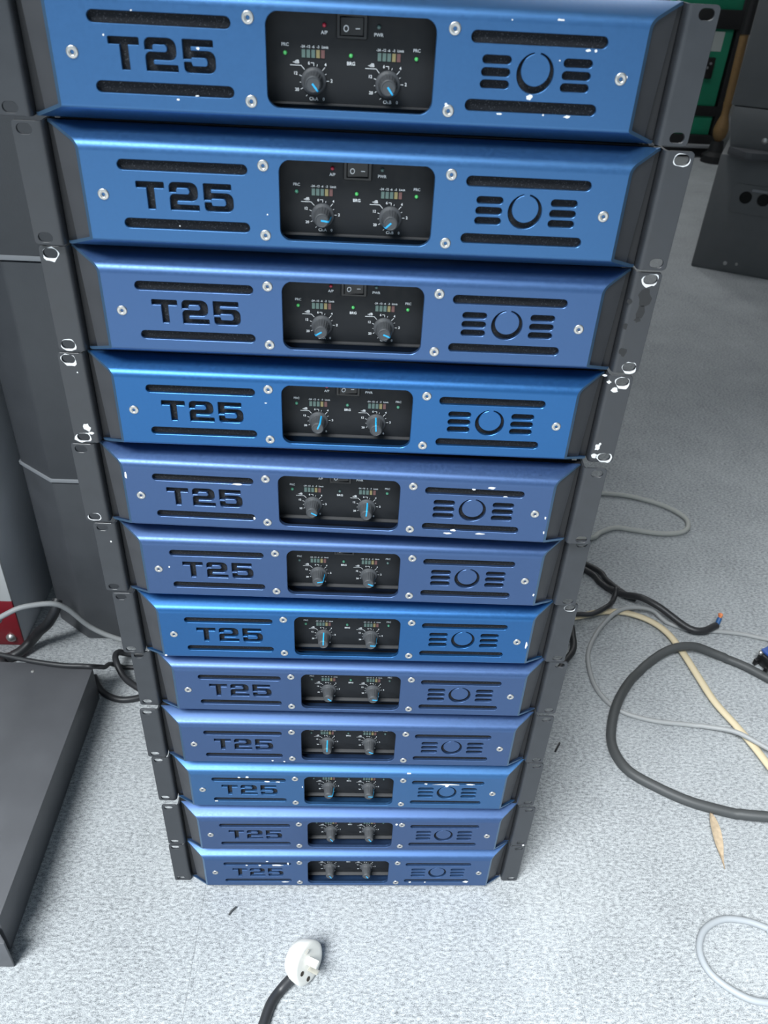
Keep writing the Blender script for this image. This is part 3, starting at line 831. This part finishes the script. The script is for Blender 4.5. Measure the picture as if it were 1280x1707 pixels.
for i in range(12):
    dx, dy, yw = AMP_POSE[i]
    a = tag(empty('amplifier', (dx, dy, ZC + (11 - i) * PITCH), yw), LABELS[i], 'amplifier', 'blue amplifiers in one tall stack')
    link('chassis', ME['chassis'], a, M_CHASSIS)
    fp = link('front_panel', ME['front'], a, BLUES[AMP_BLUE[i]])
    link('side_cheek', ME['cheekL'], a, M_CHEEK); link('side_cheek', ME['cheekR'], a, M_CHEEK)
    eL = link('rack_ear', ME['earL'], a, M_EAR); eR = link('rack_ear', ME['earR'], a, M_EAR)
    for x, z in SCREW_AT:
        link('screw', ME['screw'], a, None, mm(x, -D, z), (0, R.uniform(0, 6), 0))
    for x in (-122.5, 122.9):
        link('filter_foam', ME['foam'], a, M_FOAM, mm(x, -D + 6.2, 0))
    cp = link('control_panel', ME['panel'], a, M_PANEL)
    link('printed_legend', ME['legend'], cp, M_PRINT)
    for (x, z), m_ in (((-44, 3.1), LEDM[LIT[i][0]]), ((0.1, 3.1), LEDM[LIT[i][1]]), ((44.2, 3.0), LEDM[LIT[i][2]]), ((-17.9, 20.2), M_LEDR), ((18.2, 20.6), M_LEDD)):
        link('indicator_light', ME['led'], cp, m_, mm(x, 3.5, z))
    for off in (0, 51.0):
        for k in range(5):
            link('meter_segment', ME['seg'], cp, (M_SEGG, M_SEGG, M_SEGG, M_SEGY, M_SEGR)[k], mm(-31.75 + off + k * 3.24, 3.5, 3.2))
    sw = link('power_switch', ME['sw'], a, M_SWITCH, mm(0.4, 3.5, 20.3))
    rk = link('rocker', ME['rocker'], sw, None)
    if i == 1: rk.scale = (1, 0.45, 1)
    for x, ang in ((-24.9, KNOBS[i][0]), (25.6, KNOBS[i][1])):
        kn = link('knob', ME['knob'], a, M_KNOB, mm(x, 3.5, -13.1), (0, math.radians(ang), 0))
        link('pointer', ME['pointer'], kn, M_POINTER)
    for k, (x, z, w, h) in enumerate(FACE_CHIPS.get(i, [])):
        if abs(z) > 40 or abs(x) > 192.5: continue
        tilt = math.radians(-30) if z > 31 else 0
        link('paint_chip', chip_mesh(w, h, i * 100 + k), fp, M_CHIP, mm(x, face_y(z) - 0.02, z), (tilt, 0, 0))
    for k, (x, z, w, h) in enumerate(EAR_CHIPS.get(i, [])):
        if abs(z) > 43 or abs(x) > 240.5: continue
        if 226.8 < abs(x) < 238.8 and 33.4 < abs(z) < 41.9: continue
        link('paint_chip', chip_mesh(w, h, i * 100 + 50 + k), eL if x < 0 else eR, M_CHIP, mm(x, 0, z))
    if i == 2:
        for k, (x, z, w, h) in enumerate(SMUDGES):
            o = link('dark_smudge', chip_mesh(w, h, 900 + k), eR, M_SMUDGE, mm(x, 0.03, z)); o['label'] = 'dark greasy smudge'
    for s_, z in RIMS.get(i, []):
        link('paint_chip', rim_mesh(i * 9 + (1 if s_ == 'L' else 2) + (5 if z > 0 else 0), 0.05 if i in (1, 6, 4) else 0.2, 0.8 if i in (1, 6, 4) else 1.7), eL if s_ == 'L' else eR, M_CHIP, mm(-232.8 if s_ == 'L' else 232.8, 0, z))

# ------------------------------------------------------------------ left background
def prism(bm, foot, z0, z1, mi=0, bev=0.0):
    A = [bm.verts.new((x, y, z0)) for x, y in foot]; B = [bm.verts.new((x, y, z1)) for x, y in foot]
    n = len(foot)
    fs = [bm.faces.new(A[::-1]), bm.faces.new(B)]
    for i in range(n): fs.append(bm.faces.new([A[i], A[(i + 1) % n], B[(i + 1) % n], B[i]]))
    for f in fs: f.material_index = mi
    if bev:
        bmesh.ops.bevel(bm, geom=list({e for f in fs for e in f.edges}), offset=bev, segments=2, profile=0.5, affect='EDGES')

foot = [(-0.548, 0.512), (-0.482, 0.462), (0.10, 0.462), (0.16, 0.512), (0.16, 0.92), (-0.548, 0.92)]
lab = ['black speaker cabinet with chamfered corner standing on the carpet behind the amplifiers', 'black speaker cabinet, middle of the stack behind the amplifiers', 'black speaker cabinet, uppermost of the stack behind the amplifiers']
for k, (z0, z1) in enumerate(((0.0, 0.348), (0.350, 0.708), (0.710, 1.25))):
    t = tag(empty('speaker_cabinet', (-0.2, 0.66, z0)), lab[k], 'speaker', 'black speakers behind the amplifiers')
    bm = bmesh.new(); prism(bm, [(x + 0.2, y - 0.66) for x, y in foot], 0, z1 - z0, 0, 0.004)
    bmesh.ops.recalc_face_normals(bm, faces=bm.faces)
    link('cabinet_body', to_mesh('cabinet_body', bm, [M_SPK]), t, M_SPK)
    if k > 0:
        bm = bmesh.new(); prism(bm, [(x * 1.004 + 0.2, (y - 0.66) * 1.006) for x, y in foot], 0.0, 0.007, 0, 0.001)
        bmesh.ops.recalc_face_normals(bm, faces=bm.faces)
        o = link('edge_strip', to_mesh('edge_strip', bm, [M_SEAM]), t, M_SEAM); o['label'] = 'worn pale edge strip'

t = tag(empty('display_cabinet', (-0.80, 0.64, 0)), 'tall grey cabinet with red and white front beside the black speaker', 'cabinet')
link('cabinet_body', box_mesh('cabinet_body', -0.22, 0.208, -0.195, 0.23, 0, 1.35, 0.003), t, M_GREYSIDE)
link('red_front_panel', box_mesh('red_front_panel', -0.22, 0.209, -0.200, -0.1955, 0.002, 0.108, 0.001), t, M_RED)
link('white_front_panel', box_mesh('white_front_panel', -0.22, 0.209, -0.200, -0.1955, 0.109, 1.34, 0.001), t, M_WHITE)
bm = bmesh.new(); lathe(bm, [(0.009, -0.002), (0.009, 0.003), (0.006, 0.006), (0.004, 0.008), (0.001, 0.009)], seg=12)
bmesh.ops.recalc_face_normals(bm, faces=bm.faces)
link('bolt', to_mesh('bolt', bm, [M_SCREW]), t, M_SCREW, (0.190, -0.200, 0.022))

# black equipment case lying on the floor, bottom left
t = tag(empty('equipment_case', (-0.60, 0.10, 0)), 'low flat black metal equipment case lying on the carpet left of the stack', 'equipment case')
link('case_body', box_mesh('case_body', -0.22, 0.1765, -0.20, 0.222, 0.0, 0.0775, 0.0015), t, M_CASE)
link('top_cover', box_mesh('top_cover', -0.222, 0.1795, -0.20, 0.2245, 0.0785, 0.081, 0.0007), t, M_CASE)
bm = bmesh.new()
A = [(-0.22, -0.222), (0.188, -0.222), (0.188, -0.219), (0.170, -0.200), (-0.22, -0.200)]
prism(bm, A, 0.0, 0.060, 0, 0.001)
bmesh.ops.recalc_face_normals(bm, faces=bm.faces)
link('front_flange', to_mesh('front_flange', bm, [M_CASE]), t, M_CASE)
bm = bmesh.new()
for x, y in ((0.03, 0.20), (0.10, 0.16)):
    pass
lathe(bm, [(0.003, -0.001), (0.003, 0.0008), (0.0018, 0.0014)], axis='z', seg=10)
bmesh.ops.recalc_face_normals(bm, faces=bm.faces)
link('screw', to_mesh('case_screw', bm, [M_SCREW]), t, M_SCREW, (0.085, 0.205, 0.081))

# ------------------------------------------------------------------ right background
labs = ['charcoal speaker cabinet with twin sockets standing on the carpet far right', 'charcoal wedge-cut speaker cabinet in the middle of the far right stack', 'charcoal speaker cabinet, uppermost of the far right stack']
PX, PY = 1.37, 2.70
def face_screw(t, x, z, r=0.008, y=0.0):
    bm = bmesh.new(); lathe(bm, [(r, -0.002), (r, 0.002), (r * 0.6, 0.004), (r * 0.2, 0.0042)], seg=12)
    bmesh.ops.recalc_face_normals(bm, faces=bm.faces)
    link('screw', to_mesh('cabinet_screw', bm, [M_SCREW]), t, M_SCREW, (x, y, z))
t = tag(empty('speaker_cabinet', (PX, PY, 0)), labs[0], 'speaker', 'charcoal speakers on the right')
t.rotation_euler.z = math.radians(-25)
link('cabinet_body', box_mesh('cabinet_body', 0, 0.62, 0, 0.5, 0.0, 0.44, 0.006), t, M_SPK2)
bm = bmesh.new()
outer = round_poly([(80, 235), (250, 235), (250, 345), (80, 345)], 16, 4)
def circ(cx, cz, r, n=20): return [Vector((cx + r * math.cos(2 * math.pi * k / n), cz + r * math.sin(2 * math.pi * k / n))) for k in range(n)]
plate(bm, outer, [circ(132, 296, 23), circ(198, 296, 23)], -4.0, 4.5, 2.0, 0, True)
scale_mm(bm)
sp = link('socket_plate', to_mesh('socket_plate', bm, [M_SPK2]), t, M_SPK2)
for x in (0.132, 0.198):
    bm = bmesh.new(); lathe(bm, [(0.0228, -0.0005), (0.0228, 0.0005), (0.006, 0.0006), (0.006, 0.0028), (0.002, 0.003)], seg=18)
    bmesh.ops.recalc_face_normals(bm, faces=bm.faces)
    link('socket', to_mesh('socket', bm, [M_DARKHOLE]), sp, M_DARKHOLE, (x, -0.0006, 0.296))
link('handle_bar', box_mesh('handle_bar', 0.148, 0.205, -0.010, -0.004, 0.322, 0.332, 0.002), t, M_SEAM)
face_screw(t, 0.128, 0.036); face_screw(t, 0.172, 0.040, 0.006)
t = tag(empty('speaker_cabinet', (PX, PY, 0.441)), labs[1], 'speaker', 'charcoal speakers on the right')
t.rotation_euler.z = math.radians(-25)
bm = bmesh.new()
prof = [(0.03, 0.0), (0.10, 0.0), (0.62, 0.0), (0.62, 0.165), (0.0, 0.165), (0.0, 0.115)]
A = [bm.verts.new((x, 0, z)) for x, z in prof]; B = [bm.verts.new((x, 0.5, z)) for x, z in prof]
bm.faces.new(A); bm.faces.new(B[::-1])
for k in range(len(prof)): bm.faces.new([A[k], B[k], B[(k + 1) % len(prof)], A[(k + 1) % len(prof)]])
bmesh.ops.recalc_face_normals(bm, faces=bm.faces)
bmesh.ops.bevel(bm, geom=list(bm.edges), offset=0.004, segments=2, profile=0.5, affect='EDGES')
link('cabinet_body', to_mesh('cabinet_body', bm, [M_SPK2]), t, M_SPK2)
bm = bmesh.new()
prism(bm, [(0.02, -0.002), (0.09, -0.075), (0.11, -0.075), (0.30, -0.002)], 0.0, 0.028, 0, 0.003)
bmesh.ops.recalc_face_normals(bm, faces=bm.faces)
link('wedge_foot', to_mesh('wedge_foot', bm, [M_SPK]), t, M_SPK)
face_screw(t, 0.140, 0.060, 0.011)
t = tag(empty('speaker_cabinet', (PX, PY, 0.608)), labs[2], 'speaker', 'charcoal speakers on the right')
t.rotation_euler.z = math.radians(-25)
link('cabinet_body', box_mesh('cabinet_body', -0.012, 0.62, 0, 0.5, 0.0, 0.70, 0.006), t, M_SPK2)
face_screw(t, 0.165, 0.085, 0.014)

# green case far back
GX, GY = 2.10, 4.80
t = tag(empty('green_case', (GX, GY, 0)), 'green equipment case with black fittings standing far back on the right', 'equipment case')
link('base_frame', box_mesh('base_frame', -0.60, 0.07, -0.02, 0.5, 0.0, 0.125, 0.006), t, M_CHASSIS)
link('lower_panel', box_mesh('lower_panel', -0.60, 0.02, 0, 0.48, 0.125, 0.230, 0.004), t, M_GREEN)
link('black_band', box_mesh('black_band', -0.60, 0.03, -0.012, 0.48, 0.230, 0.285, 0.004), t, M_CHASSIS)
link('middle_panel', box_mesh('middle_panel', -0.60, 0.015, 0, 0.48, 0.285, 0.690, 0.004), t, M_GREEN)
link('black_band', box_mesh('black_band', -0.60, 0.05, -0.02, 0.48, 0.690, 0.785, 0.004), t, M_CHASSIS)
link('upper_panel', box_mesh('upper_panel', -0.60, 0.06, 0, 0.48, 0.785, 1.10, 0.004), t, M_GREEN)
link('corner_post', box_mesh('corner_post', 0.03, 0.10, -0.01, 0.06, 0.125, 1.10, 0.004), t, M_CHASSIS)
link('paper_label', box_mesh('paper_label', -0.20, -0.035, -0.003, 0.001, 0.575, 0.675), t, M_LABEL)
link('black_band', box_mesh('handle', -0.60, 0.06, -0.05, -0.02, 0.055, 0.075, 0.004), t, M_SEAM)
so = link('socket_block', box_mesh('socket_block', -0.20, -0.06, -0.03, 0.001, 0.435, 0.545, 0.004), t, M_SWITCH)
for x, z in ((-0.13, 0.515), (-0.085, 0.515), (-0.10, 0.492)):
    bm = bmesh.new(); lathe(bm, [(0.007, -0.001), (0.007, 0.004), (0.004, 0.004), (0.0035, 0.001)], seg=10)
    bmesh.ops.recalc_face_normals(bm, faces=bm.faces)
    link('screw', to_mesh('block_screw', bm, [M_SEAM]), so, M_SEAM, (x, -0.03, z))

# tan post and black stand between the case and the right speakers
t = tag(empty('wooden_post', (2.135, 4.66, 0)), 'tan wooden post with a black foot in front of the green case', 'post')
bm = bmesh.new()
lathe(bm, [(0.075, 0.0), (0.075, 0.04), (0.045, 0.06), (0.035, 0.12)], axis='z', seg=16)
bmesh.ops.recalc_face_normals(bm, faces=bm.faces)
link('foot', to_mesh('post_foot', bm, [M_CHASSIS]), t, M_CHASSIS)
bm = bmesh.new()
lathe(bm, [(0.020, 0.12), (0.038, 0.145), (0.044, 0.18), (0.036, 0.22), (0.022, 0.26), (0.022, 0.30), (0.027, 0.33)], axis='z', seg=16)
bmesh.ops.recalc_face_normals(bm, faces=bm.faces)
link('turned_knob', to_mesh('turned_knob', bm, [M_BROWN]), t, M_BROWN)
bm = bmesh.new(); tube(bm, [Vector((0, 0, 0.33)), Vector((-0.005, 0, 0.50)), Vector((-0.01, 0, 0.68))], 0.024, 12)
bmesh.ops.recalc_face_normals(bm, faces=bm.faces)
link('shaft', to_mesh('shaft', bm, [M_BROWN]), t, M_BROWN)
bm = bmesh.new(); tube(bm, [Vector((-0.01, 0, 0.68)), Vector((-0.01, 0, 1.3))], 0.028, 12)
bmesh.ops.recalc_face_normals(bm, faces=bm.faces)
link('sleeve', to_mesh('sleeve', bm, [M_CHASSIS]), t, M_CHASSIS)

# ------------------------------------------------------------------ cables
CL = [('white_loop', 'signal_cable', M_WIREW, 'pale grey cable loop on the carpet right of the fifth amplifier'),
      ('cream', 'speaker_cable', M_WIREC, 'cream cable running down across the carpet at right'),
      ('grey_loop', 'signal_cable', M_WIREG, 'thin mid-grey cable curling in a big loop under the cream cable'),
      ('dark_loop', 'power_cable', M_WIRED, 'thick dark grey cable looping over the cream cable'),
      ('black_b', 'power_cable', M_WIREB, 'thin black cable lying on the black cable with bare ends'),
      ('black_c', 'power_cable', M_WIREB, 'short black cable bend beside the cream cable end near the stack'),
      ('black_d', 'power_cable', M_WIREB, 'black cable bulging out behind the right ears of the stack'),
      ('light_loop', 'signal_cable', M_WIREL, 'light grey cable loop at the bottom right corner'),
      ('l_grey', 'power_cable', M_WIREG, 'grey cable arching in front of the red and white cabinet'),
      ('l_thick', 'power_cable', M_WIREB, 'thick black cable curving up against the left black speaker'),
      ('l_black', 'power_cable', M_WIREB, 'thin black cable straight behind the flat black case'),
      ('l_loop', 'power_cable', M_WIREB, 'black cable loop emerging left of the stack'),
      ('l_loop2', 'power_cable', M_WIREB, 'black cable bend lying beside the flat black case corner')]
PATHS = {}
LOWER = []
for k in ('cream', 'grey_loop', 'black_a', 'black_c', 'black_d', 'dark_loop', 'black_b', 'white_loop', 'light_loop', 'l_black', 'l_thick', 'l_loop2', 'l_loop', 'l_grey'):
    r, pts = CABLES[k]
    rz = r * (0.6 if k == 'cream' else 1.0)
    path = catmull(pts, 8)
    lift = []
    for p in path:
        up = max(p.z, rz + 0.0002)
        for r2, q_ in LOWER:
            dxy = math.hypot(p.x - q_.x, p.y - q_.y)
            if dxy < r + r2 + 0.012 and p.z < q_.z + r2 + rz and p.z > q_.z - r2 - rz - 0.004 and not (k == 'black_b' and r2 == CABLES['black_a'][0]):
                up = max(up, q_.z + r2 + rz + 0.0006)
        lift.append(up)
    for _ in range(24):
        lift = [max(lift[i], (lift[max(0, i - 1)] + lift[min(len(lift) - 1, i + 1)]) / 2 - 0.0001) for i in range(len(lift))]
    for _ in range(5):
        lift = [(lift[max(0, i - 1)] + 2 * lift[i] + lift[min(len(lift) - 1, i + 1)]) / 4 for i in range(len(lift))]
    lift = [z + 0.0022 if z > rz + 0.0008 else z for z in lift]
    path = [Vector((p.x, p.y, z)) for p, z in zip(path, lift)]
    PATHS[k] = path
    LOWER += [(rz, p) for p in path]
for k, nm, m_, lb in CL:
    r, pts = CABLES[k]
    pts = PATHS[k]
    tag(link(nm, tube_mesh(nm, pts, r, m_, sub=1, flat=0.6 if k == 'cream' else 1.0), None, m_), lb, 'cable')
r, pts = CABLES['black_a'][0], [tuple(p) for p in PATHS['black_a']]
t = tag(empty('power_cable', pts[4]), 'black cable on the carpet with stripped blue core and copper end', 'cable')
o0 = Vector(pts[4])
sh = [tuple(Vector(p) - o0) for p in pts]
link('sheath', tube_mesh('sheath', sh, r, M_WIREB, sub=1), t, M_WIREB)
TIP = [Vector(p) - o0 for p in CORE]
co_ = link('core_wire', tube_mesh('core_wire', [Vector(pts[-1]) - o0, TIP[0]], 0.0045, M_WIREBL), t, M_WIREBL)
bm = bmesh.new()
for k in range(9):
    a = k * 0.7
    d = Vector((math.cos(a), math.sin(a), 0)) * 0.0028
    tube(bm, [TIP[0] + d * 0.5, TIP[1] + d * 1.4], 0.0013, 6)
bmesh.ops.recalc_face_normals(bm, faces=bm.faces)
link('copper_strands', to_mesh('copper_strands', bm, [M_COPPER]), co_, M_COPPER)

# blue-topped connector at the right edge
t = tag(empty('cable_connector', (0.800, 0.440, 0)), 'black cable connector with blue top on the carpet at the right edge', 'connector')
t.rotation_euler.z = math.radians(28)
link('connector_body', box_mesh('connector_body', -0.028, 0.03, -0.018, 0.018, 0.004, 0.028, 0.003), t, M_SWITCH)
link('blue_cap', box_mesh('blue_cap', -0.022, 0.03, -0.017, 0.019, 0.028, 0.034, 0.002), t, M_BLUEP)
for y in (-0.014, 0.010):
    link('clip_tab', box_mesh('clip_tab', -0.036, -0.027, y, y + 0.007, 0.003, 0.016, 0.001), t, M_SWITCH)
bm = bmesh.new(); lathe(bm, [(0.004, -0.002), (0.004, 0.003), (0.002, 0.005)], axis='z', seg=10)
bmesh.ops.recalc_face_normals(bm, faces=bm.faces)
link('screw', to_mesh('connector_screw', bm, [M_SCREW]), t, M_SCREW, (-0.026, 0.015, 0.028))

# white plug
def plug():
    t = tag(empty('mains_plug', (-0.032, -0.128, 0.0)), 'white round mains plug with black cable lying on the carpet in front', 'plug')
    ax = Vector((0.72, -0.46, 0.30)).normalized()          # pin direction
    q_ = ax.to_track_quat('Z', 'Y')
    rot = q_.to_euler()
    c = Vector((-0.008, 0.004, 0.0265))
    bm = bmesh.new()
    # rounded disc body, flattened on one side
    prof = [(0.004, -0.022), (0.016, -0.021), (0.022, -0.017), (0.0265, -0.008), (0.0275, 0.000), (0.0275, 0.003), (0.026, 0.0045), (0.022, 0.0048), (0.002, 0.0048)]
    rows = lathe(bm, prof, axis='z', seg=36)
    bm.faces.new(rows[0][::-1])
    bmesh.ops.recalc_face_normals(bm, faces=bm.faces)
    b = link('plug_body', to_mesh('plug_body', bm, [M_PLUG], 50), t, M_PLUG, c, rot)
    link('earth_pin', box_mesh('earth_pin', -0.0045, 0.0045, -0.0025, 0.0025, 0.0, 0.017, 0.0006), b, M_PLUG, (0.000, 0.006, 0.004))
    link('contact_pin', box_mesh('contact_pin', -0.0035, 0.0035, -0.0009, 0.0009, 0.0, 0.016, 0.0004), b, M_PIN, (-0.003, -0.006, 0.004))
    link('contact_pin', box_mesh('contact_pin', -0.0035, 0.0035, -0.0009, 0.0009, 0.0, 0.003, 0.0004), b, M_PIN, (0.004, 0.018, 0.004))
    bm = bmesh.new(); lathe(bm, [(0.0032, -0.0005), (0.0032, 0.0004), (0.0022, 0.0004), (0.0020, 0.0001)], axis='z', seg=14)
    bmesh.ops.recalc_face_normals(bm, faces=bm.faces)
    hm = to_mesh('screw_recess', bm, [M_HOLE])
    link('screw_recess', hm, b, M_HOLE, (-0.015, 0.000, 0.0048)); link('screw_recess', hm, b, M_HOLE, (-0.010, -0.017, 0.0048))
    r, pts = CABLES['plug_cable']
    base = Vector((-0.032, -0.128, 0))
    link('cord', tube_mesh('cord', [tuple(Vector(p) - base) for p in pts], r, M_WIREB), t, M_WIREB)
    e = Vector(pts[-1]) - base
    link('cord_core', tube_mesh('cord_core', [e, e + Vector((0.006, 0.006, 0.001))], 0.0045, M_COPPER), t, mat('red_core', (0.30, 0.13, 0.09), rough=0.5))
plug()

# dry leaf
def leaf():
    bm = bmesh.new()
    n = 16
    A, Mi, B = [], [], []
    p0, p1 = Vector((0.571, 0.118, 0)), Vector((0.562, 0.026, 0))
    d = (p1 - p0); s = Vector((d.y, -d.x, 0)).normalized()
    for k in range(n + 1):
        u = k / n
        w = 0.0068 * math.sin(math.pi * min(1, u ** 0.75)) * (1 - 0.55 * max(0, u - 0.62) / 0.38) + 0.0004
        z = 0.003 + 0.003 * math.sin(u * 5)
        c = p0 + d * u
        A.append(bm.verts.new(c + s * w + Vector((0, 0, z + 0.003)))); Mi.append(bm.verts.new(c + Vector((0, 0, z)))); B.append(bm.verts.new(c - s * w + Vector((0, 0, z + 0.002))))
    for k in range(n):
        bm.faces.new([A[k], A[k + 1], Mi[k + 1], Mi[k]]); bm.faces.new([Mi[k], Mi[k + 1], B[k + 1], B[k]])
    o = bmesh.ops.extrude_face_region(bm, geom=list(bm.faces))
    for v in [g for g in o['geom'] if isinstance(g, bmesh.types.BMVert)]: v.co.z -= 0.0006
    bmesh.ops.recalc_face_normals(bm, faces=bm.faces)
    tag(link('dry_leaf', to_mesh('dry_leaf', bm, [M_LEAF], 60), None, M_LEAF), 'narrow dry tan leaf lying on the carpet at right', 'leaf')
leaf()
tag(link('twig_scrap', tube_mesh('twig_scrap', [(-0.150, -0.052, 0.0015), (-0.146, -0.046, 0.003), (-0.141, -0.041, 0.002)], 0.0012, M_WIRED, 6), None, M_WIRED), 'tiny dark scrap on the carpet in front of the stack', 'scrap')
tag(link('wire_scrap', tube_mesh('wire_scrap', [(0.348, 0.228, 0.002), (0.353, 0.236, 0.003), (0.359, 0.246, 0.002)], 0.0016, M_WIREB, 6), None, M_WIREB), 'short black wire scrap on the carpet right of the stack', 'scrap')
